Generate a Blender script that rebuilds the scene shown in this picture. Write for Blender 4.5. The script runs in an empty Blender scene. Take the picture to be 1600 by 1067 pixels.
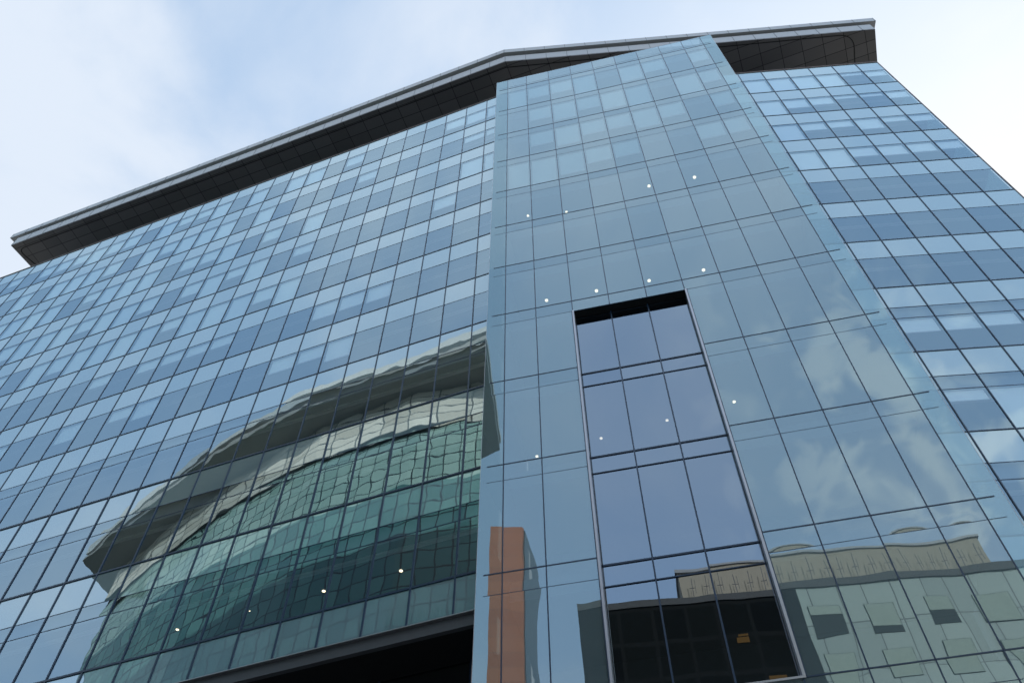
import bpy, math, random
from mathutils import Vector, Matrix, noise
R = math.radians
S = bpy.context.scene
C = S.collection
random.seed(11)

# ------------------------------------------------------------------ camera, sky, sun, exposure
EYE = 1.7
PITCH = 0.9681
cam_d = bpy.data.cameras.new("camera")
cam_d.sensor_width = 36.0
cam_d.lens = 36.0 * 1399.28 / 1600.0
cam_d.clip_end = 5000
cam = bpy.data.objects.new("camera", cam_d)
C.objects.link(cam)
cam.location = (0, 0, EYE)
cam.rotation_euler = (math.pi / 2 + PITCH, 0, 0)
S.camera = cam

SUN_AZ, SUN_EL = R(42), R(26)          # azimuth measured from +Y towards +X
w = bpy.data.worlds.new("World")
S.world = w
w.use_nodes = True
nt = w.node_tree
N, Lk = nt.nodes, nt.links
N.clear()
out = N.new("ShaderNodeOutputWorld")
bg = N.new("ShaderNodeBackground")
bg.inputs[1].default_value = 0.12
sky = N.new("ShaderNodeTexSky")
sky.sky_type = 'NISHITA'
sky.sun_disc = False
sky.sun_elevation = SUN_EL
sky.sun_rotation = SUN_AZ
sky.air_density = 1.0
sky.dust_density = 1.5
sky.ozone_density = 1.2
tc = N.new("ShaderNodeTexCoord")
# clouds: large soft noise on the direction, streaked a little
mp = N.new("ShaderNodeMapping")
mp.inputs['Scale'].default_value = (1.0, 1.0, 1.5)
mp.inputs['Location'].default_value = (0.35, 0.2, 0.1)
n1 = N.new("ShaderNodeTexNoise")
n1.inputs['Scale'].default_value = 2.3
n1.inputs['Detail'].default_value = 7
n1.inputs['Roughness'].default_value = 0.52
n1.inputs['Distortion'].default_value = 0.35
cr = N.new("ShaderNodeValToRGB")
cr.color_ramp.interpolation = 'EASE'
cr.color_ramp.elements[0].position = 0.40
cr.color_ramp.elements[1].position = 0.62
# more cloud towards the sun side of the sky
dp = N.new("ShaderNodeVectorMath"); dp.operation = 'DOT_PRODUCT'
dp.inputs[1].default_value = (math.sin(SUN_AZ) * math.cos(SUN_EL), math.cos(SUN_AZ) * math.cos(SUN_EL), math.sin(SUN_EL))
mr = N.new("ShaderNodeMapRange")
mr.inputs[1].default_value = 0.58; mr.inputs[2].default_value = 0.92
mr.inputs[3].default_value = 0.0; mr.inputs[4].default_value = 0.95
ad = N.new("ShaderNodeMath"); ad.operation = 'ADD'; ad.use_clamp = True
# fewer clouds on the far side (behind the viewer)
sx = N.new("ShaderNodeSeparateXYZ")
mb = N.new("ShaderNodeMapRange")
mb.inputs[1].default_value = -0.6; mb.inputs[2].default_value = 0.15
mb.inputs[3].default_value = 0.45; mb.inputs[4].default_value = 1.0
mu = N.new("ShaderNodeMath"); mu.operation = 'MULTIPLY'
ms = N.new("ShaderNodeMapRange")
ms.inputs[3].default_value = 0.12; ms.inputs[4].default_value = 0.96
mix = N.new("ShaderNodeMix"); mix.data_type = 'RGBA'
mix.inputs[7].default_value = (6.5, 7.2, 8.2, 1)
hz = N.new("ShaderNodeMix"); hz.data_type = 'RGBA'; hz.blend_type = 'ADD'; hz.inputs[0].default_value = 1.0
hz.inputs[7].default_value = (2.8, 3.8, 5.0, 1)
Lk.new(tc.outputs['Generated'], mp.inputs[0]); Lk.new(mp.outputs[0], n1.inputs['Vector'])
Lk.new(n1.outputs[0], cr.inputs[0])
Lk.new(tc.outputs['Generated'], dp.inputs[0]); Lk.new(dp.outputs['Value'], mr.inputs[0])
Lk.new(tc.outputs['Generated'], sx.inputs[0]); Lk.new(sx.outputs[1], mb.inputs[0])
Lk.new(cr.outputs[0], mu.inputs[0]); Lk.new(mb.outputs[0], mu.inputs[1])
Lk.new(mu.outputs[0], ad.inputs[0]); ad.inputs[1].default_value = 0.0
Lk.new(ad.outputs[0], ms.inputs[0]); Lk.new(ms.outputs[0], mix.inputs[0])
glow = N.new('ShaderNodeMix'); glow.data_type = 'RGBA'; glow.inputs[7].default_value = (9.0, 9.2, 9.2, 1)
Lk.new(mr.outputs[0], glow.inputs[0]); Lk.new(mix.outputs[2], glow.inputs[6])
Lk.new(sky.outputs[0], hz.inputs[6]); Lk.new(hz.outputs[2], mix.inputs[6])
# small unseen clouds added behind the viewer, in place of sunlight patches on the bay
n2 = N.new('ShaderNodeTexNoise'); n2.inputs['Scale'].default_value = 15; n2.inputs['Detail'].default_value = 3; n2.inputs['Distortion'].default_value = .5
c2_ = N.new('ShaderNodeMapRange'); c2_.interpolation_type = 'SMOOTHSTEP'; c2_.inputs[1].default_value = .47; c2_.inputs[2].default_value = .63; c2_.inputs[4].default_value = .7
ry = N.new('ShaderNodeMapRange'); ry.inputs[1].default_value = -0.48; ry.inputs[2].default_value = -0.66
rx = N.new('ShaderNodeMapRange'); rx.inputs[1].default_value = -0.12; rx.inputs[2].default_value = 0.06
q1 = N.new('ShaderNodeMath'); q1.operation = 'MULTIPLY'; q2 = N.new('ShaderNodeMath'); q2.operation = 'MULTIPLY'
g2 = N.new('ShaderNodeMix'); g2.data_type = 'RGBA'; g2.inputs[7].default_value = (8.4, 9.0, 9.4, 1)
Lk.new(tc.outputs['Generated'], n2.inputs['Vector']); Lk.new(n2.outputs[0], c2_.inputs[0])
Lk.new(sx.outputs[1], ry.inputs[0]); Lk.new(sx.outputs[0], rx.inputs[0])
Lk.new(ry.outputs[0], q1.inputs[0]); Lk.new(rx.outputs[0], q1.inputs[1]); Lk.new(q1.outputs[0], q2.inputs[0]); Lk.new(c2_.outputs[0], q2.inputs[1])
Lk.new(q2.outputs[0], g2.inputs[0]); Lk.new(glow.outputs[2], g2.inputs[6])
# unseen sky behind the viewer boosted: added light for blinds and mirrored sky
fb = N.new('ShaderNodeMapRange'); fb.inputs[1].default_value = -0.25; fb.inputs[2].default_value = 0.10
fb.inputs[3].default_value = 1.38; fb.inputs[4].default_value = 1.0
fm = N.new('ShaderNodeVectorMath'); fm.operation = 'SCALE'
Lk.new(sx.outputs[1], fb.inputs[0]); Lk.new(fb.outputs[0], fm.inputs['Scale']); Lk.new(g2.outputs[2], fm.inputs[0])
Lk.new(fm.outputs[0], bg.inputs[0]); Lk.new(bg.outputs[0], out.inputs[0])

sd = bpy.data.lights.new("sun", 'SUN')
sd.energy = 3.2; sd.angle = R(0.5); sd.color = (1.0, 0.95, 0.88)
so = bpy.data.objects.new("sun", sd); C.objects.link(so)
sdir = Vector((math.sin(SUN_AZ) * math.cos(SUN_EL), math.cos(SUN_AZ) * math.cos(SUN_EL), math.sin(SUN_EL)))
so.rotation_euler = sdir.to_track_quat('Z', 'Y').to_euler()
so.location = (60, 40, 120)

S.view_settings.view_transform = 'Standard'
S.view_settings.look = 'None'
S.view_settings.exposure = 0.0
S.view_settings.gamma = 1.0
S.render.engine = 'CYCLES'
S.cycles.max_bounces = 10
S.cycles.glossy_bounces = 5
S.cycles.transparent_max_bounces = 12
S.render.resolution_x, S.render.resolution_y = 1024, 682

# ------------------------------------------------------------------ material helpers
def mat(name):
    m = bpy.data.materials.new(name); m.use_nodes = True
    m.node_tree.nodes.clear()
    o = m.node_tree.nodes.new("ShaderNodeOutputMaterial")
    return m, m.node_tree.nodes, m.node_tree.links, o

def solid(name, col, rough=0.5, metal=0.0, var=0.15, scale=3.0, bump=0.0, spec=0.5):
    m, n, l, o = mat(name)
    b = n.new("ShaderNodeBsdfPrincipled")
    b.inputs['Roughness'].default_value = rough
    b.inputs['Metallic'].default_value = metal
    b.inputs['Specular IOR Level'].default_value = spec
    t = n.new("ShaderNodeTexCoord"); nz = n.new("ShaderNodeTexNoise")
    nz.inputs['Scale'].default_value = scale; nz.inputs['Detail'].default_value = 5
    mx = n.new("ShaderNodeMix"); mx.data_type = 'RGBA'
    mx.inputs[6].default_value = tuple(c * (1 - var) for c in col) + (1,)
    mx.inputs[7].default_value = tuple(min(1, c * (1 + var)) for c in col) + (1,)
    l.new(t.outputs['Object'], nz.inputs['Vector']); l.new(nz.outputs[0], mx.inputs[0])
    l.new(mx.outputs[2], b.inputs['Base Color']); l.new(b.outputs[0], o.inputs[0])
    if bump:
        bp = n.new("ShaderNodeBump"); bp.inputs['Distance'].default_value = bump
        l.new(nz.outputs[0], bp.inputs['Height']); l.new(bp.outputs[0], b.inputs['Normal'])
    return m

# real glass is never flat: each pane bows, is set a hair off square, and ripples (bow, ripple, ripple frequency, tilt in metres)
WARP = {}
def glass(name, refl=(0.78, 0.92, 1.0), base=0.16, ior=2.0, trans=(0.5, 0.62, 0.68), frit=0.0, fritcol=(0.2, 0.27, 0.3), **bk):
    """coated facade glass: mirror over a tinted see-through pane (frit = milky share)"""
    m, n, l, o = mat(name)
    w_ = dict(pil=0.0010, noi=0.0006, nscale=1.3, tilt=0.0012); w_.update(bk); WARP[name] = w_
    g = n.new("ShaderNodeBsdfGlossy"); g.inputs['Roughness'].default_value = 0.0
    # every pane comes from the furnace a little different in tone
    gi = n.new("ShaderNodeNewGeometry"); tn = n.new("ShaderNodeMix"); tn.data_type = 'RGBA'
    tn.inputs[6].default_value = tuple(c * k for c, k in zip(refl, (.86, .90, .93))) + (1,)
    tn.inputs[7].default_value = tuple(min(1, c * k) for c, k in zip(refl, (1.10, 1.06, 1.03))) + (1,)
    l.new(gi.outputs['Random Per Island'], tn.inputs[0]); l.new(tn.outputs[2], g.inputs['Color'])
    t = n.new("ShaderNodeBsdfTransparent"); t.inputs[0].default_value = trans + (1,)
    d = n.new("ShaderNodeBsdfDiffuse"); d.inputs[0].default_value = fritcol + (1,)
    m1 = n.new("ShaderNodeMixShader"); m1.inputs[0].default_value = frit
    l.new(t.outputs[0], m1.inputs[1]); l.new(d.outputs[0], m1.inputs[2])
    f = n.new("ShaderNodeFresnel"); f.inputs[0].default_value = ior
    ge = n.new("ShaderNodeNewGeometry"); io = n.new("ShaderNodeMapRange")      # the same mirror share from inside and outside
    io.inputs[3].default_value = ior; io.inputs[4].default_value = 1 / ior
    l.new(ge.outputs['Backfacing'], io.inputs[0]); l.new(io.outputs[0], f.inputs[0])
    a = n.new("ShaderNodeMath"); a.operation = 'ADD'; a.use_clamp = True; a.inputs[1].default_value = base
    l.new(f.outputs[0], a.inputs[0])
    m2 = n.new("ShaderNodeMixShader")
    l.new(a.outputs[0], m2.inputs[0]); l.new(m1.outputs[0], m2.inputs[1]); l.new(g.outputs[0], m2.inputs[2])
    l.new(m2.outputs[0], o.inputs[0])
    return m

M_VIS = glass("vision_glass", refl=(0.66, 0.87, 1.0), base=0.17, trans=(0.86, 0.93, 0.96), noi=.0007, nscale=2.2, tilt=.0036)
M_SPAN = glass("spandrel_glass", refl=(0.76, 0.91, 0.98), base=0.23, frit=1.0, fritcol=(0.22, 0.32, 0.35), noi=.0007, nscale=2.2, tilt=.0036)
M_CEN = glass("laminated_glass", refl=(0.70, 0.89, 0.98), base=0.14, trans=(0.64, 0.76, 0.80), frit=0.34, fritcol=(0.33, 0.44, 0.47), pil=0.0030, noi=0.0008, nscale=1.0, tilt=.001)
M_FIN = glass("end_glass", refl=(0.68, 0.90, 0.98), base=0.12, trans=(0.32, 0.42, 0.44), frit=0.35, fritcol=(0.28, 0.42, 0.45), pil=0.001, noi=0.0004)
M_REC = glass("recess_glass", refl=(0.70, 0.84, 1.0), base=0.18, trans=(0.26, 0.30, 0.36), frit=0.0, pil=0.0012, noi=0.0004)
M_LOW = glass("dark_lobby_glass", refl=(0.7, 0.74, 0.76), base=0.14, ior=1.6, trans=(0.15, 0.16, 0.17), pil=0.002, noi=0.001)
M_MUL = solid("dark_mullion_metal", (0.018, 0.045, 0.095), 0.35, 0.0, 0.2)
M_ALU = solid("brushed_aluminium", (0.45, 0.45, 0.47), 0.35, 0.8, 0.08)
M_FAS = solid("light_metal_fascia", (0.42, 0.42, 0.43), 0.45, 0.0, 0.06, 1.0)
M_DRK = solid("dark_recess_metal", (0.10, 0.10, 0.11), 0.45, 0.2, 0.1)
M_GAP = solid("shadow_gap_metal", (0.035, 0.037, 0.04), 0.6)
M_BLK = solid("black_soffit_metal", (0.006, 0.006, 0.007), 0.5, 0.0, 0.2)
M_SLB = solid("grey_ceiling_board", (0.13, 0.15, 0.17), 0.8, 0.0, 0.05)
M_WAL = solid("grey_partition", (0.16, 0.18, 0.20), 0.8, 0.0, 0.15, 0.4)
M_BLD = solid("pale_roller_blind", (0.85, 0.86, 0.85), 0.9, 0.0, 0.05, 1.0)
M_COV = solid("cove_metal", (0.42, 0.44, 0.45), 0.7)
M_COP = solid("copper_edge_trim", (0.30, 0.22, 0.20), 0.5, 0.3, 0.1)

# soffit: dark metal panels, joints follow the long facade
def soffit_mat():
    m, n, l, o = mat("soffit_panels")
    t = n.new("ShaderNodeTexCoord")
    mp = n.new("ShaderNodeMapping"); mp.inputs['Rotation'].default_value = (0, 0, 0.3561)
    mp.inputs['Location'].default_value = (0.2, 0.33, 0)
    l.new(t.outputs['Object'], mp.inputs[0])
    s = n.new("ShaderNodeSeparateXYZ"); l.new(mp.outputs[0], s.inputs[0])
    def M(op, a, b=0.0):
        x = n.new("ShaderNodeMath"); x.operation = op
        for i, q in enumerate((a, b)):
            if isinstance(q, (int, float)): x.inputs[i].default_value = q
            else: l.new(q, x.inputs[i])
        return x.outputs[0]
    def joint(c, w, t_):
        f = M('FRACT', M('DIVIDE', c, w))
        return M('MAXIMUM', M('LESS_THAN', f, t_ / w), M('GREATER_THAN', f, 1 - t_ / w))
    j = M('MAXIMUM', joint(s.outputs[0], 1.5, 0.018), joint(s.outputs[1], 0.95, 0.018))
    # per-panel tone
    fl = n.new("ShaderNodeCombineXYZ")
    l.new(M('FLOOR', M('DIVIDE', s.outputs[0], 1.5)), fl.inputs[0]); l.new(M('FLOOR', M('DIVIDE', s.outputs[1], 0.95)), fl.inputs[1])
    wn = n.new("ShaderNodeTexWhiteNoise"); l.new(fl.outputs[0], wn.inputs[0])
    c1 = n.new("ShaderNodeMix"); c1.data_type = 'RGBA'
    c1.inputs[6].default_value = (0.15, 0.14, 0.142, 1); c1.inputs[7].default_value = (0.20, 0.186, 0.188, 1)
    l.new(wn.outputs[0], c1.inputs[0])
    c2 = n.new("ShaderNodeMix"); c2.data_type = 'RGBA'; c2.inputs[7].default_value = (0.006, 0.006, 0.008, 1)
    l.new(j, c2.inputs[0]); l.new(c1.outputs[2], c2.inputs[6])
    b = n.new("ShaderNodeBsdfPrincipled"); b.inputs['Roughness'].default_value = 0.42
    b.inputs['Metallic'].default_value = 0.3
    l.new(c2.outputs[2], b.inputs['Base Color']); l.new(b.outputs[0], o.inputs[0])
    return m
M_SOF = soffit_mat()

def lamp_mat():
    m, n, l, o = mat("lit_downlight")
    e = n.new("ShaderNodeEmission"); e.inputs[0].default_value = (1.0, 0.80, 0.52, 1); e.inputs[1].default_value = 3.5
    l.new(e.outputs[0], o.inputs[0]); return m
M_LAMP = lamp_mat()

# ------------------------------------------------------------------ mesh helpers
class MB:
    def __init__(s): s.v = []; s.f = []; s.smooth = False
    def quad(s, a, b, c, d):
        i = len(s.v); s.v += [tuple(a), tuple(b), tuple(c), tuple(d)]; s.f.append((i, i+1, i+2, i+3))
    def hexa(s, p):   # p: 4 bottom + 4 top points
        for q in ((3, 2, 1, 0), (4, 5, 6, 7), (0, 1, 5, 4), (1, 2, 6, 5), (2, 3, 7, 6), (3, 0, 4, 7)):
            s.quad(*[p[k] for k in q])
    def prism(s, pts, z0, z1):
        n = len(pts); i = len(s.v)
        s.v += [(x, y, z0) for x, y in pts] + [(x, y, z1) for x, y in pts]
        faces = [tuple(i + k for k in range(n))[::-1], tuple(i + n + k for k in range(n))]
        for k in range(n):
            faces.append((i + k, i + (k+1) % n, i + n + (k+1) % n, i + n + k))
        for f in faces:
            s.f.append(f)
    def build(s, name, m, parent=None, bevel=0):
        me = bpy.data.meshes.new(name); me.from_pydata(s.v, [], s.f)
        if s.smooth: me.polygons.foreach_set('use_smooth', [True] * len(s.f))
        me.materials.append(m); me.validate(); me.update()
        o = bpy.data.objects.new(name, me); C.objects.link(o)
        if parent: o.parent = parent; o.matrix_parent_inverse = parent.matrix_world.inverted()
        if bevel:
            b = o.modifiers.new("b", 'BEVEL'); b.width = bevel; b.segments = 2; b.limit_method = 'ANGLE'
        return o

def thing(name, label, cat, loc, group=None):
    o = bpy.data.objects.new(name, None); C.objects.link(o); o.location = loc
    o['label'] = label; o['category'] = cat
    if group: o['group'] = group
    bpy.context.view_layer.update()
    return o
def tag(o, label, cat, group=None):
    o['label'] = label; o['category'] = cat
    if group: o['group'] = group
    return o

class Plane:
    """vertical facade plane: t along, z up, d outwards (towards the street)"""
    def __init__(s, x, y, a): s.x, s.y, s.a = x, y, a; s.u = (math.cos(a), math.sin(a)); s.n = (math.sin(a), -math.cos(a))
    def P(s, t, z, d=0.0): return (s.x + s.u[0]*t + s.n[0]*d, s.y + s.u[1]*t + s.n[1]*d, z)
    def xy(s, t, d=0.0): return s.P(t, 0, d)[:2]
    def box(s, mb, t0, t1, z0, z1, d0, d1):
        mb.hexa([s.P(t0, z0, d1), s.P(t1, z0, d1), s.P(t1, z0, d0), s.P(t0, z0, d0), s.P(t0, z1, d1), s.P(t1, z1, d1), s.P(t1, z1, d0), s.P(t0, z1, d0)])
    def pane(s, mb, t0, t1, z0, z1, d=0.0, m=None):
        """one pane as a gently warped sheet"""
        wp = WARP.get(m.name if m else '', dict(pil=.001, noi=.0005, nscale=1.3, tilt=.001))
        w_, h_ = t1 - t0, z1 - z0
        near = z0 < 34
        st = .17 if near else .34
        nu, nv = max(3, round(w_ / st)), max(3, round(h_ / st))
        a, b, c = random.gauss(0, 1) * wp['tilt'] * .5, random.gauss(0, 1) * wp['tilt'] * .5, (random.random() - .25) * 1.6 * wp['pil']
        off = Vector((random.random() * 90, random.random() * 90, random.random() * 90)); f = wp['nscale']; na = wp['noi']
        base = len(mb.v)
        for q in range(nv + 1):
            v = q / nv
            for p in range(nu + 1):
                u = p / nu
                h = c * 16 * u * (1-u) * v * (1-v) + a * (u-.5) + b * (v-.5)
                h += na * noise.noise(Vector((u * w_ * f, v * h_ * f, 0)) + off) + .3 * na * noise.noise(Vector((u * w_ * f * 2.3, v * h_ * f * 2.3, 0)) + off)
                mb.v.append(s.P(t0 + u * w_, z0 + v * h_, d + h))
        for q in range(nv):
            for p in range(nu):
                i = base + q * (nu + 1) + p
                mb.f.append((i, i + 1, i + nu + 2, i + nu + 1))
        mb.smooth = True

E = EYE
PL = Plane(-1.7221, 21.4165, -0.3561)
PC = Plane(0.9905, 20.0726, -0.2253)
PR = Plane(15.3292, 19.5684, -0.0849)
ZL = [z + E for z in (60.532, 56.548, 52.519, 48.491, 44.4625, 40.434, 36.4055, 32.377, 27.736, 23.0955, 18.455)]
ZR = ZL + [ZL[-1] - 4.64, ZL[-1] - 9.28, ZL[-1] - 13.92, 0.5]
ZC = [z - 0.746 for z in ZL] + [13.07 + E, 8.43 + E, 3.79 + E, 0.35]
SILL = 16.95 + E
PC_TOP = 61.56 + E
KS = 1.088                       # the canopy floats above the set-back top floor
SOF_Z = 61.6 * KS + E

# ------------------------------------------------------------------ ground and street
def sheet(name, x0, x1, y0, y1, z, m):
    mb = MB(); mb.quad((x0, y0, z), (x1, y0, z), (x1, y1, z), (x0, y1, z)); o = mb.build(name, m); o['kind'] = 'structure'; return o
sheet("ground", -2500, 2500, -2500, 2500, -0.16, solid("ground_dust", (0.16, 0.15, 0.13), 0.9, 0, 0.2, 0.05))
sheet("road", -300, 300, -14, 10, -0.13, solid("asphalt", (0.05, 0.05, 0.052), 0.85, 0, 0.3, 2.0))
mb = MB(); mb.prism([(-300, -1.6), (300, -1.6), (300, 1.8), (-300, 1.8)], -0.128, 0.0)
pv = mb.build("pavement", solid("paving", (0.28, 0.27, 0.26), 0.8, 0, 0.15, 1.5)); pv['kind'] = 'structure'
mb = MB(); mb.prism([(-300, 10), (300, 10), (300, 16.5), (14.2, 16.7), (-1.5, 20.2), (-41, 35), (-60, 42), (-300, 42)], -0.128, 0.02)
pv = mb.build("pavement", pv.data.materials[0]); pv['kind'] = 'structure'
mb = MB()
for x in range(-290, 290, 9): mb.quad((x, -4.1, -0.126), (x + 3, -4.1, -0.126), (x + 3, -3.95, -0.126), (x, -3.95, -0.126))
o = mb.build("road_marking", solid("road_paint", (0.75, 0.75, 0.72), 0.7)); o['kind'] = 'structure'

# ------------------------------------------------------------------ the office tower
TOW = thing("office_tower", "tall blue glass office tower with a projecting glass bay and dark roof canopy", "office building", (0, 24, 0))

panes = []      # (apparent size, kind, plane, t0, t1, z0, z1, d, blind)
FW = Vector((0, math.cos(PITCH), math.sin(PITCH))); UPV = Vector((0, -math.sin(PITCH), math.cos(PITCH)))
def appar(pl, t0, t1, z0, z1):
    pts = []
    for t, z in ((t0, z0), (t1, z0), (t1, z1), (t0, z1)):
        p = Vector(pl.P(t, z)) - Vector((0, 0, EYE)); wv = p.dot(FW)
        if wv < 1: return 0
        pts.append((p.x / wv * 1399 + 800, 533 - p.dot(UPV) / wv * 1399))
    if min(p[0] for p in pts) > 1600 or max(p[0] for p in pts) < 0 or min(p[1] for p in pts) > 1067 or max(p[1] for p in pts) < 0: return 0
    return abs(sum(pts[i][0]*pts[(i+1) % 4][1] - pts[(i+1) % 4][0]*pts[i][1] for i in range(4))) / 2

rb = random.Random(5)
def blind_left(k, i):
    """share of the window covered by its blind (0 = open): bay k counted from the glass bay, storey i from the top"""
    known = {(0, 0): .6, (0, 2): 1, (1, 5): 0, (2, 5): 0, (3, 5): .5, (4, 5): .45, (5, 5): .5, (0, 3): 0, (0, 1): .25, (0, 4): 0, (0, 7): 0,
             (5, 1): .4, (6, 6): .4, (4, 6): .6, (5, 6): .35, (0, 6): 0, (1, 6): 0, (2, 6): 0, (3, 6): 0, (5, 0): 0, (6, 0): .5}
    if (k, i) in known: return known[(k, i)]
    if k < 7 and i < 7: return 0 if rb.random() < 0.93 else 0.5
    r = rb.random()
    if i >= 7: return .25 if (i == 7 and k > 20 and r < .4) else 0
    if i >= 5 and k < 16: return 0 if r < .6 else rb.choice([.3, .5])
    if r < .30: return 0
    if r < .62: return rb.choice([.35, .5, .6])
    return 1.0
RBL = [ [1, 1, 1, 1, .1, .3], [1, .5, .4, .1, .1, .35], [1, .35, .3, .55, .2, .3], [1, 1, .4, .45, .4, .35], [0, 0, 0, 0, 0, 0], [0]*6,
        [0, 0, 0, 0, 0, 0], [.35, .35, .3, .5, 0, 0], [.2, 1, .6, .3, 0, 0], [0, .5, 0, 0, 0, 0] ]
CBL = {}
for i in range(4):
    for k in range(9): CBL[(k, i)] = rb.choice([0, .55, .55, .8, 1])

bars = {'mullion': [], 'transom': []}
def rect_rows(zs, thin1, thin2=None): ...

# --- left wall, bays 0..29 to the left of the glass bay, and a part bay behind its edge
LT0, LTN = 0.70, 30
for i in range(10):
    zt, zb = ZL[i], ZL[i + 1]
    th = zt - 1.58
    rows = [('spandrel_panel', zt, th)]
    if i < 7: rows.append(('window', th, zb))
    else: rows += [('window', th, th - .70), ('window', th - .70, zb)]
    for k in range(-1, LTN):
        a, b = (-(k + 1) * 1.5, -k * 1.5) if k >= 0 else (0, LT0)
        for q, (kind, za, zc) in enumerate(rows):
            bl = 0
            if kind == 'window' and (i < 7 or q == 2): bl = blind_left(max(k, 0), i)
            panes.append((appar(PL, a, b, zc, za), kind, PL, a, b, zc, za, 0.0, bl, M_VIS if kind == 'window' else M_SPAN))
for k in range(-1, LTN):
    a, b = (-(k + 1) * 1.5, -k * 1.5) if k >= 0 else (0, LT0)
    panes.append((appar(PL, a, b, SILL, ZL[10]), 'spandrel_panel', PL, a, b, SILL, ZL[10], 0.0, 0, M_SPAN))
mulL = [-k * 1.5 for k in range(0, LTN + 1)]
for t in mulL:
    bars['mullion'].append((PL, t - .022, t + .022, ZL[8], ZL[0], -0.02, 0.026))
    bars['mullion'].append((PL, t - .029, t + .029, SILL, ZL[8] - .002, -0.02, 0.036))
for i in range(0, 11):
    if i: bars['transom'].append((PL, -LTN * 1.5, LT0, ZL[i] - (.026 if i < 8 else .038), ZL[i] + (.026 if i < 8 else .038), -0.02, 0.024 if i < 8 else 0.038))
    if i < 10:
        bars['transom'].append((PL, -LTN * 1.5, LT0, ZL[i] - 1.595, ZL[i] - 1.565, -0.02, 0.008))
        if i >= 7: bars['transom'].append((PL, -LTN * 1.5, LT0, ZL[i] - 2.295, ZL[i] - 2.265, -0.02, 0.008))

# --- right wall
RT0, RT1 = -1.9, 9.36
rb_t = [RT0] + [k * 1.5764 for k in range(0, 6)] + [RT1]
for i in range(len(ZR) - 1):
    zt, zb = ZR[i], ZR[i + 1]
    th = zt - (1.56 if i < 14 else 0)
    rows = [('spandrel_panel', zt, th)]
    if i < 7: rows.append(('window', th, zb))
    else: rows += [('window', th, th - .78), ('window', th - .78, zb)]
    for k in range(7):
        a, b = rb_t[k], rb_t[k + 1]
        for q, (kind, za, zc) in enumerate(rows):
            bl = 0
            if kind == 'window' and (i < 7 or q == 2) and k and i < 10: bl = RBL[i][k - 1]
            panes.append((appar(PR, a, b, zc, za), kind, PR, a, b, zc, za, 0.0, bl, M_VIS if kind == 'window' else M_SPAN))
for t in rb_t[1:-1]: bars['mullion'].append((PR, t - .020, t + .020, 0.4, ZR[0], -0.02, 0.035))
for i in range(1, len(ZR)):
    bars['transom'].append((PR, RT0, RT1, ZR[i] - .022, ZR[i] + .022, -0.02, 0.022))
    bars['transom'].append((PR, RT0, RT1, ZR[i-1] - 1.575, ZR[i-1] - 1.545, -0.02, 0.008))
    if i > 7: bars['transom'].append((PR, RT0, RT1, ZR[i-1] - 2.355, ZR[i-1] - 2.325, -0.02, 0.008))

# --- projecting glass bay
cm = [-1.306] + [k * 1.5276 for k in range(8)] + [11.973]
ct = [-2.09] + cm + [12.71]
REC0, REC1, RECZ0, RECZ1 = 1.58, 6.11, ZC[11] + 0.02, ZC[7] - .77
cz = [PC_TOP]
for z in ZC: cz += [z, z - .77]
for j in range(len(cz) - 1):
    za, zb = cz[j], cz[j + 1]
    if zb < 0.2: continue
    band = (j % 2 == 1)
    for k in range(len(ct) - 1):
        a, b = ct[k], ct[k + 1]
        if zb < RECZ1 - .01 and za > RECZ0 + .01 and a > 1.4 and b < 6.2: continue
        if k == 3 and zb < RECZ1 - .01: pass
        end = (k == 0 or k == len(ct) - 2)
        bl = CBL.get((k - 1, (j - 2) // 2), 0) if (not band and not end and j >= 2) else 0
        panes.append((appar(PC, a, b, zb, za), 'window' if not band else 'spandrel_panel', PC, a, b, zb, za, 0.0, bl, M_FIN if end else M_CEN))
for t in cm:
    if 1.4 < t < 6.2:
        bars['mullion'].append((PC, t - .018, t + .018, RECZ1, PC_TOP, -0.03, 0.012))
        bars['mullion'].append((PC, t - .018, t + .018, 0.35, RECZ0 - 0.06, -0.03, 0.012))
    else: bars['mullion'].append((PC, t - .018, t + .018, 0.35, PC_TOP, -0.03, 0.012))
for i, z in enumerate(ZC):
    for zz, hh, dd in ((z, .019, .012), (z - .77, .009, .004)) + (((z + .30, .009, .004),) if i == 0 else ()):
        if zz < 0.3: continue
        if RECZ0 + .1 < zz < RECZ1 - .05:
            bars['transom'].append((PC, -1.875, REC0 - .07, zz - hh, zz + hh, -0.03, dd))
            bars['transom'].append((PC, REC1 + .07, 12.46, zz - hh, zz + hh, -0.03, dd))
        else: bars['transom'].append((PC, -1.875, 12.46, zz - hh, zz + hh, -0.03, dd))

# --- windows set back in the tall recess
RD = -0.36
rt = [REC0 + .02, 2 * 1.5276 - .01, 3 * 1.5276 - .03, REC1 - .02]
rz = [RECZ1]
for z in ZC[8:11]: rz += [z - .02, z - .80]
rz += [RECZ0]
for j in range(len(rz) - 1):
    for k in range(3):
        panes.append((appar(PC, rt[k], rt[k+1], rz[j+1], rz[j]), 'window' if j % 2 == 0 else 'spandrel_panel', PC, rt[k], rt[k+1], rz[j+1], rz[j], RD, 0, M_REC))
for t in rt[1:3]: bars['mullion'].append((PC, t - .024, t + .024, RECZ0, RECZ1, RD - .02, RD + .05))
for j in range(1, len(rz) - 1):
    hh = .030 if j % 2 else .018
    bars['transom'].append((PC, rt[0], rt[3], rz[j] - hh, rz[j] + hh, RD - .02, RD + .03))

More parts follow.
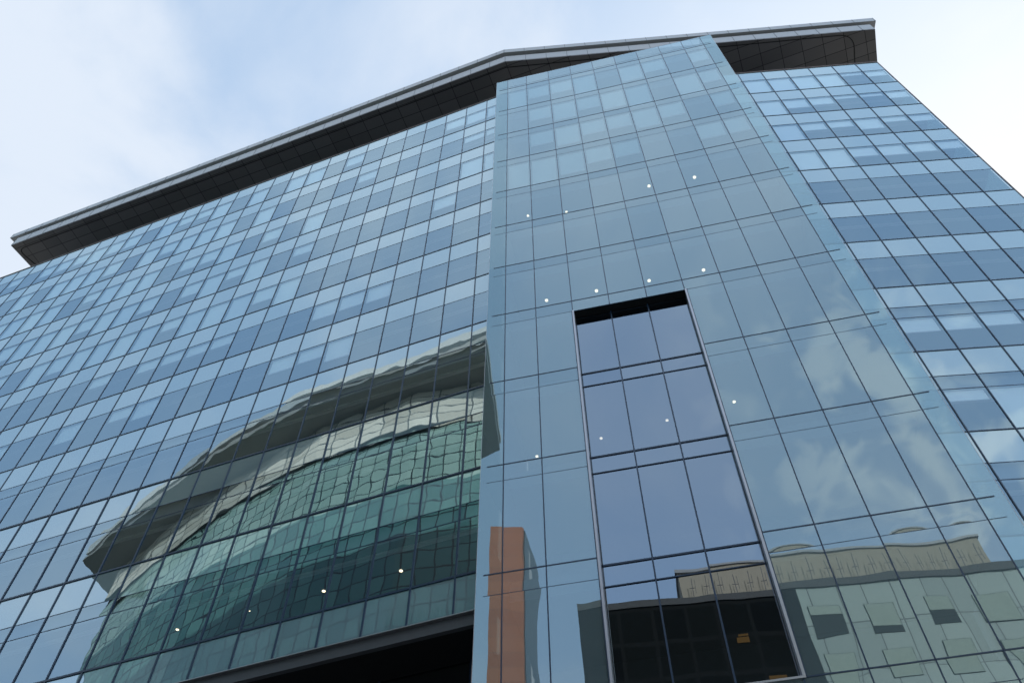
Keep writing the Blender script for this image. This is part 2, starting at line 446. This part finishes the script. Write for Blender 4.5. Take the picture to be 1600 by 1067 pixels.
# --- bring the panes in: the 100 that show largest of each kind are objects of their own
for kind in ('window', 'spandrel_panel'):
    lst = sorted([p for p in panes if p[1] == kind], key=lambda p: -p[0])
    rest = {}
    blr = MB()
    for idx, (ap, kd, pl, a, b, z0, z1, d, bl, m) in enumerate(lst):
        if idx < 100: mb = MB()
        else: mb = rest.setdefault(m.name, MB())
        g = 0.0
        pl.pane(mb, a + g, b - g, z0 + g, z1 - g, d, m)
        if idx < 100: wo = mb.build(kind, m, TOW)
        if bl > 0:
            tgt = MB() if idx < 100 else blr
            zz = z1 - .12 - bl * (z1 - z0 - .2)
            in_ = d - .09
            pl.box(tgt, a + .10, b - .10, zz, z1 - .04, in_ - .01, in_)
            pl.box(tgt, a + .10, b - .10, zz - .05, zz, in_ - .025, in_ + .015)
            if idx < 100: tgt.build("blind", M_BLD, wo)
    if len(rest) > 1:      # one object, several glass materials
        me_all = MB(); me_all.smooth = True; mats = []; mi = []
        for mn, r in rest.items():
            off = len(me_all.v); me_all.v += r.v; me_all.f += [tuple(q + off for q in f) for f in r.f]
            mi += [len(mats)] * len(r.f); mats.append(bpy.data.materials[mn])
        ro = me_all.build(kind, mats[0], TOW)
        for mm in mats[1:]: ro.data.materials.append(mm)
        for q, p in enumerate(ro.data.polygons): p.material_index = mi[q]
    else:
        ro = list(rest.values())[0].build(kind, bpy.data.materials[list(rest)[0]], TOW)
    ro['kind'] = 'stuff'
    if blr.v:
        bo = blr.build("blind", M_BLD, TOW); bo['kind'] = 'stuff'
for nm in ('mullion', 'transom'):
    for (pl, t0, t1, z0, z1, d0, d1) in bars[nm]:
        mb = MB(); pl.box(mb, t0, t1, z0, z1, d0, d1); mb.build(nm, M_MUL, TOW)

# edge strips of the free-standing glass ends and the wall copings
mb = MB(); PL.box(mb, -LTN * 1.5, LT0, ZL[0], ZL[0] + .05, -.06, .05); mb.build("coping", M_COP, TOW)
mb = MB(); PR.box(mb, RT0, RT1, ZR[0], ZR[0] + .05, -.06, .05); mb.build("coping", M_COP, TOW)
mb = MB(); PR.box(mb, RT1, RT1 + .035, 0.4, ZR[0] + .05, -.08, .03); mb.build("corner_trim", M_COP, TOW)
mb = MB(); PC.box(mb, ct[0] - .012, ct[0], 0.35, PC_TOP, -.015, .004); mb.build("glass_edge", M_ALU, TOW)
mb = MB(); PC.box(mb, ct[-1], ct[-1] + .012, 0.35, PC_TOP, -.015, .004); mb.build("glass_edge", M_ALU, TOW)
mb = MB(); PC.box(mb, ct[0], ct[-1], PC_TOP, PC_TOP + .015, -.02, .006); mb.build("glass_edge", M_ALU, TOW)

# the recess: black head, aluminium jambs and sill
mb = MB(); PC.box(mb, REC0, REC1, RECZ1 - .0, RECZ1 + .05, RD - .05, -.012); mb.build("recess_head", M_BLK, TOW)
for t in (REC0, REC1):
    mb = MB(); s_ = -1 if t == REC0 else 1
    t0, t1 = sorted((t, t + s_ * .07)); PC.box(mb, t0, t1, RECZ0, RECZ1, RD - .05, .05); mb.build("jamb", M_ALU, TOW)
    mb = MB(); t0, t1 = sorted((t + s_ * .071, t + s_ * .10)); PC.box(mb, t0, t1, RECZ0, RECZ1, -.03, .035); mb.build("jamb", M_MUL, TOW)
mb = MB(); PC.box(mb, REC0 - .07, REC1 + .07, RECZ0 - .06, RECZ0, RD - .05, .05); mb.build("recess_sill", M_ALU, TOW)

# steel beam under the left wall and the black lobby glazing behind it
mb = MB(); PL.box(mb, -45, LT0, SILL - .035, SILL, -.06, .14); mb.build("beam_flange", M_ALU, TOW)
mb = MB(); PL.box(mb, -45, LT0, SILL - .47, SILL - .035, -.06, .03); mb.build("steel_beam", M_DRK, TOW)
mb = MB(); PL.box(mb, -45, LT0, SILL - .50, SILL - .47, -.06, .10); mb.build("beam_flange", M_DRK, TOW)
mb = MB(); PL.box(mb, -45, LT0, SILL - .44, SILL - .36, -1.6, -.061); mb.build("lobby_ceiling", M_BLK, TOW)
mb = MB()
for k in range(15):
    for z0, z1 in ((0.1, 4.6), (4.6, 9.4), (9.4, 14.0), (14.0, SILL - .44)): PL.pane(mb, -3 * (k + 1), -3 * k, z0, z1, -1.5, M_LOW)
for z0, z1 in ((0.1, 4.6), (4.6, 9.4), (9.4, 14.0), (14.0, SILL - .44)): PL.pane(mb, 0, 1.1, z0, z1, -1.5, M_LOW)
mb.build("lobby_glazing", M_LOW, TOW)
mb = MB()
for k in range(16): PL.box(mb, -3 * k - .03, -3 * k + .03, .1, SILL - .44, -1.52, -1.45)
for z in (4.6, 9.4, 14.0): PL.box(mb, -45, 1.1, z - .03, z + .03, -1.52, -1.46)
mb.build("lobby_frame", M_MUL, TOW)

# --- inside: floors, ceilings, partitions
def slab(pl, t0, t1, z0, z1, d0, d1, m, name):
    mb = MB(); pl.box(mb, t0, t1, z0, z1, d0, d1); return mb.build(name, m, TOW)
for i in range(11):
    b = ZL[i] - (1.6 if i < 7 else 2.30) + (0.02)
    if i == 10: b = SILL + .1
    slab(PL, -45, 0.55, b, ZL[i] - .01, -8, -.14, M_SLB, "floor_slab")
    if i < 10:
        # light cove beam hung under the ceiling, and a column line
        slab(PL, -45, 0.5, b - .10, b - .002, -.62, -.48, M_COV, "cove")
for i in range(len(ZR) - 1):
    b = ZR[i] - (1.58 if i < 7 else 2.36) + .02
    slab(PR, -1.75, RT1 - .12, b, ZR[i] - .01, -8, -.14, M_SLB, "floor_slab")
    slab(PR, -1.7, RT1 - .15, b - .10, b - .002, -.62, -.48, M_COV, "cove")
for i, z in enumerate(ZC[:-1]):
    slab(PC, -1.2, 11.85, z - .75, z - .01, -3.9, -.45, M_SLB, "floor_slab")
slab(PL, -45, .4, 0.2, ZL[0] - .1, -8.2, -8.0, M_WAL, "core_wall")
slab(PR, -1.6, 5.5, 0.2, ZR[0] - .1, -8.2, -8.0, M_WAL, "core_wall")
slab(PC, -1.2, 11.8, 0.2, PC_TOP - .3, -4.1, -3.91, M_WAL, "core_wall")
# returns of the glass bay
slab(PC, -1.36, -1.30, 0.35, PC_TOP - .02, -4.1, -.04, M_WAL, "return_wall")
slab(PC, 11.95, 12.01, 0.35, PC_TOP - .02, -4.1, -.04, M_WAL, "return_wall")
slab(PR, RT1 - .03, RT1, 0.4, ZR[0], -9, -.10, M_FIN, "return_wall")
mb = MB()
for k in range(5, 30, 5): PL.box(mb, -k*1.5 - 1.0, -k*1.5 - .4, .2, ZL[0] - .2, -3.0, -2.4)
mb.build("column", M_BLD, TOW)
# set-back top floor under the canopy
slab(PL, -42, .6, ZL[0] - 1, SOF_Z + .1, -4.2, -4.0, M_DRK, "top_floor_wall")
slab(PR, -1.6, RT1 - 2.2, ZR[0] - 1, SOF_Z + .1, -4.2, -4.0, M_DRK, "top_floor_wall")
# --- roof canopy
lt, kk, rtp = [(x * KS, y * KS) for x, y in ((-38.97, 33.34), (-0.49, 19.08), (24.46, 16.89))]
rback, lback = (26.75 * KS, 24.5 * KS), (-35.0 * KS, 41.0 * KS)
def inset(p, k_, r_, q1, q2, dd):      # move the front line back by dd
    f = lambda pt, sx, sy: (pt[0] + sx * dd, pt[1] + sy * dd)
    return [f(p, .75, .66), f(k_, .2, 1.0), f(r_, -.8, .7), f(q1, -1, -.3), f(q2, 1, -.6)]
outer = [lt, kk, rtp, rback, lback]
CAN = MB(); CAN.prism(outer, SOF_Z, SOF_Z + .10); can = CAN.build("roof_canopy", M_SOF, TOW)
def canopy_part(name, pts, z0, z1, m):
    mb = MB(); mb.prism(pts, z0, z1); o = mb.build(name, m, can); return o
canopy_part("fascia", inset(*outer, -.015), SOF_Z + 0.102, SOF_Z + 1.25, M_FAS)
canopy_part("shadow_gap", inset(*outer, .32), SOF_Z + 1.25, SOF_Z + 1.76, M_GAP)
canopy_part("upper_fascia", [(x * KS, y * KS) for x, y in ((-39.85, 33.55), (-0.58, 18.93), (25.02, 16.75), (25.6, 24.6), (-35.4, 41.1))], SOF_Z + 1.76, SOF_Z + 2.50, M_FAS)
# dark drip strip under the front edge and the joints of the fascia
mb = MB()
def strip(p, q, z0, z1, o0, o1, far=None):
    p, q = Vector(p), Vector(q); d = (q - p).normalized(); n = Vector((d.y, -d.x))
    a0, b0, a1, b1 = p + n * o0, q + n * o0, p + n * o1, q + n * o1
    mb.hexa([(*a1, z0), (*b1, z0), (*b0, z0), (*a0, z0), (*a1, z1), (*b1, z1), (*b0, z1), (*a0, z1)])
path = []
def rounded(p0, p1, p2, r, n=8):
    p0, p1, p2 = map(Vector, (p0, p1, p2)); a = p1 + (p0 - p1).normalized() * r; b = p1 + (p2 - p1).normalized() * r
    return [tuple((1 - t)**2 * a + 2 * t * (1 - t) * p1 + t * t * b) for t in [k / n for k in range(n + 1)]]
ins = inset(*outer, .42)
il = (ins[0][0] + .15, ins[0][1] + .12)
gl = (-36.4 * KS, 36.6 * KS); gr = (24.35 * KS, 22.2 * KS); ir = (ins[2][0] - 1.15, ins[2][1] + .05)
path = [gl] + rounded(gl, il, ins[1], .7) + [ins[1]] + rounded(ins[1], ir, gr, 1.1) + [gr]
for a, b in zip(path[:-1], path[1:]): strip(a, b, SOF_Z - .03, SOF_Z - .001, -.03, .03)
mb.build("groove", M_BLK, can)
mb = MB()
fr = [lt, kk, rtp]
up3 = [(x * KS, y * KS) for x, y in ((-39.85, 33.55), (-0.58, 18.93), (25.02, 16.75))]
for (p, q, zs) in ((lt, kk, 0), (kk, rtp, 0), (up3[0], up3[1], 1), (up3[1], up3[2], 1)):
    p_, q_ = Vector(p), Vector(q); ln = (q_ - p_).length; d = (q_ - p_) / ln; n = Vector((d.y, -d.x)); s_ = 0.0
    while s_ < ln:
        c0 = p_ + d * s_
        for z0, z1, off in (((SOF_Z + .11, SOF_Z + 1.24, .025),), ((SOF_Z + 1.77, SOF_Z + 2.49, .012),))[zs]:
            a0, b0, a1, b1 = c0, c0 + d * .03, c0 + n * off, c0 + d * .03 + n * off
            jm = MB(); jm.hexa([(*a1, z0), (*b1, z0), (*b0, z0), (*a0, z0), (*a1, z1), (*b1, z1), (*b0, z1), (*a0, z1)]); jm.build('panel_joint', M_DRK, can)
        s_ += 1.55

# --- lit downlights in the ceilings
def lampo(loc, r, label):
    o = thing("ceiling_light", label, "ceiling light", loc, "recessed round lights in the ceilings behind the glass")
    for nm, rr, zz, m in (("rim", r * 1.35, -.012, M_ALU), ("lens", r, -.03, M_LAMP)):
        mb = MB(); mb.prism([(loc[0] + rr * math.cos(a * math.pi / 8), loc[1] + rr * math.sin(a * math.pi / 8)) for a in range(16)], loc[2] + zz, loc[2] + zz + .014)
        mb.build(nm, m, o)
LIGHTS = [
 ((0.85, 21.45, 42.95), .085, "leftmost lit round light in the upper row of the glass bay"),
 ((2.88, 21.22, 42.95), .075, "second lit round light from the left in the upper row of the glass bay"),
 ((7.12, 19.74, 42.95), .105, "lit round light left of the brightest one in the upper row of the glass bay"),
 ((9.43, 19.25, 42.95), .11, "rightmost lit round light in the upper row of the glass bay"),
 ((13.55, 18.9, 38.92), .085, "lit round light beside the right edge of the glass bay, high up"),
 ((1.58, 21.71, 34.89), .10, "leftmost of four lit round lights in the row just above the tall recess"),
 ((3.84, 21.20, 34.89), .10, "second of four lit round lights in the row just above the tall recess"),
 ((6.19, 20.66, 34.89), .10, "third of four lit round lights in the row just above the tall recess"),
 ((8.58, 20.11, 34.89), .10, "rightmost of four lit round lights in the row above the tall recess"),
 ((8.27, 20.75, 26.22), .075, "lit round light in the pane just right of the tall recess"),
 ((5.86, 21.64, 26.22), .075, "warm lit round light in the right column of the tall recess"),
 ((3.42, 22.53, 26.22), .075, "warm lit round light in the left column of the tall recess"),
 ((0.97, 23.45, 26.22), .075, "lit round light in the narrow glass strip left of the tall recess"),
 ((-1.10, 22.90, 20.86), .07, "lit round light at the left edge of the glass bay, low down"),
 ((-3.80, 23.84, 20.84), .085, "brightest lit round light in the low row of the left wall"),
 ((-6.57, 24.88, 20.84), .085, "lit round light in the low row of the left wall, second from the bay"),
 ((-12.12, 26.97, 20.84), .075, "faint round light low in the left wall, farthest from the bay"),
 ((-9.33, 25.94, 20.84), .03, "faintest tiny round light low in the left wall between two brighter ones"),
 ((19.71, 21.43, 30.80), .05, "small yellow light under a ceiling of the right wall"),
]
for (x, y, z), r, lb in LIGHTS: lampo((x, y, z + EYE - .004), r * .75, lb)

# ------------------------------------------------------------------ what stands across the street (seen mirrored in the glass)
def grid_mat(name, colA, colB, line, wx, wz, ang, lw=.05, rough=0.15, var=0.35, spec=.6, lz=None):
    m, n, l, o = mat(name)
    t = n.new("ShaderNodeTexCoord")
    mp = n.new("ShaderNodeMapping"); mp.inputs['Rotation'].default_value = (0, 0, ang)
    l.new(t.outputs['Object'], mp.inputs[0])
    s = n.new("ShaderNodeSeparateXYZ"); l.new(mp.outputs[0], s.inputs[0])
    def M(op, a, b=0.0):
        x = n.new("ShaderNodeMath"); x.operation = op
        for i, q in enumerate((a, b)):
            if isinstance(q, (int, float)): x.inputs[i].default_value = q
            else: l.new(q, x.inputs[i])
        return x.outputs[0]
    fx, fz = M('DIVIDE', s.outputs[0], wx), M('DIVIDE', s.outputs[2], wz)
    j = M('MAXIMUM', M('LESS_THAN', M('FRACT', fx), lw / wx), M('LESS_THAN', M('FRACT', fz), (lz or lw) / wz))
    cb = n.new("ShaderNodeCombineXYZ"); l.new(M('FLOOR', fx), cb.inputs[0]); l.new(M('FLOOR', fz), cb.inputs[1])
    wn = n.new("ShaderNodeTexWhiteNoise"); l.new(cb.outputs[0], wn.inputs[0])
    c1 = n.new("ShaderNodeMix"); c1.data_type = 'RGBA'
    c1.inputs[6].default_value = colA + (1,); c1.inputs[7].default_value = colB + (1,)
    l.new(wn.outputs[0], c1.inputs[0])
    c2 = n.new("ShaderNodeMix"); c2.data_type = 'RGBA'; c2.inputs[7].default_value = line + (1,)
    l.new(j, c2.inputs[0]); l.new(c1.outputs[2], c2.inputs[6])
    b = n.new("ShaderNodeBsdfPrincipled"); b.inputs['Roughness'].default_value = rough
    b.inputs['Specular IOR Level'].default_value = spec
    l.new(c2.outputs[2], b.inputs['Base Color']); l.new(b.outputs[0], o.inputs[0])
    return m

OT = thing("glass_tower", "green glass tower with a deep overhanging roof, mirrored in the lower left of the facade", "office building", (-40, -8, 0))
A_ = math.atan2(0.30424, -0.9526) + math.pi
Z0 = EYE
roofp = [(-14.3, -1.7), (-21, .4), (-30, 2.9), (-41, 6.7), (-53.5, 8.5), (-65, 8.5), (-78.9, 8.3), (-81.4, 1.7), (-78, -21), (-20.2, -19.1)][::-1]
wallp = [(-19.3, -3.8), (-24, -3.6), (-32, -1.4), (-42.5, 1.9), (-54, 3.4), (-65, 3.4), (-74, 2.8), (-77.4, .8), (-74, -16), (-23.8, -16)][::-1]
def part(parent, name, pts, z0, z1, m):
    mb = MB(); mb.prism(pts, z0, z1); return mb.build(name, m, parent)
def grow(pts, k_):
    cx = sum(p[0] for p in pts) / len(pts); cy = sum(p[1] for p in pts) / len(pts)
    return [(p[0] + (k_ if p[0] > cx else -k_), p[1] + (k_ if p[1] > cy else -k_)) for p in pts]
M_OR = solid("tower_roof_metal", (0.75, 0.75, 0.72), 0.5, 0.0, 0.1)
M_OS = solid("tower_soffit", (0.42, 0.41, 0.38), 0.7, 0, 0.1)
M_OL = grid_mat("metal_louvres", (0.62, 0.58, 0.48), (0.96, 0.92, 0.80), (0.10, 0.10, 0.10), 3.0, 1.1, -A_, .16, .7, lz=.12)
M_OG = grid_mat("sunlit_green_glazing", (0.36, 0.55, 0.48), (0.55, 0.74, 0.64), (0.03, 0.06, 0.06), 1.45, 1.35, -A_, .12, .12)  # sunlight on the upper storeys put into a paler glass colour
M_OD = grid_mat("shaded_green_glazing", (0.06, 0.19, 0.18), (0.15, 0.34, 0.30), (0.004, 0.012, 0.015), 1.45, 1.9, -A_, .14, .12)  # shade on the storeys below put into a darker glass colour
part(OT, "roof", roofp, Z0 + 74.3, Z0 + 75.3, M_OR)
part(OT, "shadow_gap", grow(roofp, -.7), Z0 + 73.7, Z0 + 74.3, M_DRK)
part(OT, "roof", grow(roofp, -.1), Z0 + 73.0, Z0 + 73.7, M_OS)
part(OT, "louvre_band", grow(wallp, 1.3), Z0 + 67.6, Z0 + 73.0, M_OL)
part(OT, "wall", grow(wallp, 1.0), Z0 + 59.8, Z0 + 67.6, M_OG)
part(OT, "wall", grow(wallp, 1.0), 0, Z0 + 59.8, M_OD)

M_BR = grid_mat("orange_brick", (0.50, 0.17, 0.085), (0.60, 0.22, 0.11), (0.25, 0.14, 0.10), 40.0, 1.9, 0.4, .03, .9, spec=.2)
BT = thing("brick_tower", "slim orange brick tower mirrored at the left edge of the glass bay", "tower", (-27, -37, 0))
bf = Vector((-25.1, -34.3)); bl_ = Vector((-28.5, -32.6))
d_ = (bl_ - bf).normalized(); bk = Vector((-26.6, -43.2))
part(BT, "brick_front", [tuple(bf), tuple(bl_), tuple(bl_ + Vector((-.2, -.6))), tuple(bf + Vector((-.1, -.6)))][::-1], 0, Z0 + 77, M_BR)
part(BT, "glazed_side", [tuple(bf + Vector((.03, -.61))), (bf.x - .1, bf.y - .61), (bl_.x, bl_.y - .61), (bl_.x - 1.2, bl_.y - 9.4), tuple(bk)][::-1], 0, Z0 + 76.8,
     solid("teal_cladding", (0.035, 0.06, 0.065), 0.3))

CB = thing("concrete_office", "dark office block with a beige plant room, mirrored low in the glass bay", "office building", (4, -42, 0))
ca = -0.313
PB = Plane(-16.9, -30.0, ca)
M_PW = grid_mat('sun_paled_panels', (0.30, 0.36, 0.33), (0.40, 0.47, 0.42), (0.08, 0.10, 0.10), 2.6, 5.1, -ca, .12, .5, lz=.14)      # its street face; normal must look to +Y, so d is negative towards us
def bx(name, t0, t1, z0, z1, d0, d1, m, par=CB):
    mb = MB(); PB.box(mb, t0, t1, z0, z1, d0, d1); return mb.build(name, m, par)
M_CW = grid_mat("block_window_wall", (0.008, 0.010, 0.011), (0.014, 0.017, 0.016), (0.02, 0.022, 0.022), 3.2, 4.0, -ca, .35, .9, lz=.5, spec=.1)
M_BE = solid("beige_render", (0.52, 0.45, 0.35), 0.9, 0, 0.06, .6)
M_CC = solid("dark_stone_coping", (0.10, 0.10, 0.10), 0.7)
bx("wall", 0, 21.5, 0, Z0 + 58.8, 0, 25, M_CW)
bx("parapet", -.15, 60.15, Z0 + 58.8, Z0 + 59.6, -.15, 25, M_CC)
bx("sun_paled_wall", 21.5, 60, 0, Z0 + 58.8, 0.02, 25, M_PW)  # coloured pale in place of reflected sunlight falling on the bay glass
M_WD = solid("block_window_glass", (0.03, 0.04, 0.04), 0.6, spec=.15); M_WP = solid("block_window_blind", (0.46, 0.52, 0.44), 0.8)
rw = random.Random(3)
for k in range(11):
    t = 1.2 + 5.2 * k
    for q in range(6):
        if t < 21: break
        z = Z0 + 56.4 - q * 5.1
        o = bx("window", t, t + 2.7, z - 3.3, z, -.06, .018, M_WD)
        f_ = rw.choice((0, .3, .5, .8, 1)) if t > 21 else 0.0
        if f_: bx("blind", t + .05, t + 2.65, z - 3.3 * f_ + .05, z - .05, -.09, -.065, M_WP, o)
m_, n_, l_, o_ = mat("warm_lit_room")
e_ = n_.new("ShaderNodeEmission"); e_.inputs[0].default_value = (1.0, .55, .2, 1); e_.inputs[1].default_value = .28; l_.new(e_.outputs[0], o_.inputs[0])
for (a, b, c, d) in ((14.7, 15.9, 53.7, 54.25), (14.9, 15.9, 54.4, 54.6), (16.8, 18.4, 49.5, 49.9)): bx("lit_window", a, b, Z0 + c, Z0 + d, -.06, .015, m_)
pr = bx("plant_room", 10.4, 41.0, Z0 + 59.6, Z0 + 64.2, 1.4, 14, M_BE)
bx("plant_room_roof", 10.2, 41.2, Z0 + 64.2, Z0 + 64.5, 1.2, 14.2, M_FAS)
for k in range(20):
    t = 11.5 + k * 1.5
    at = thing("roof_antenna", "thin steel antenna on the roof of the block mirrored in the glass bay", "antenna", PB.P(t, Z0 + 59.6, .7), "antennas along the mirrored roof")
    mb = MB(); PB.box(mb, t - .03, t + .03, Z0 + 59.6, Z0 + 62.4 + (k % 3) * .3, .5, .56); mb.build("mast", M_DRK, at)
    mb = MB(); PB.box(mb, t - .3, t + .3, Z0 + 61.2, Z0 + 61.25, .5, .54)
    PB.box(mb, t + .27, t + .31, Z0 + 60.6, Z0 + 62.2, .5, .54); mb.build("arm", M_DRK, at)
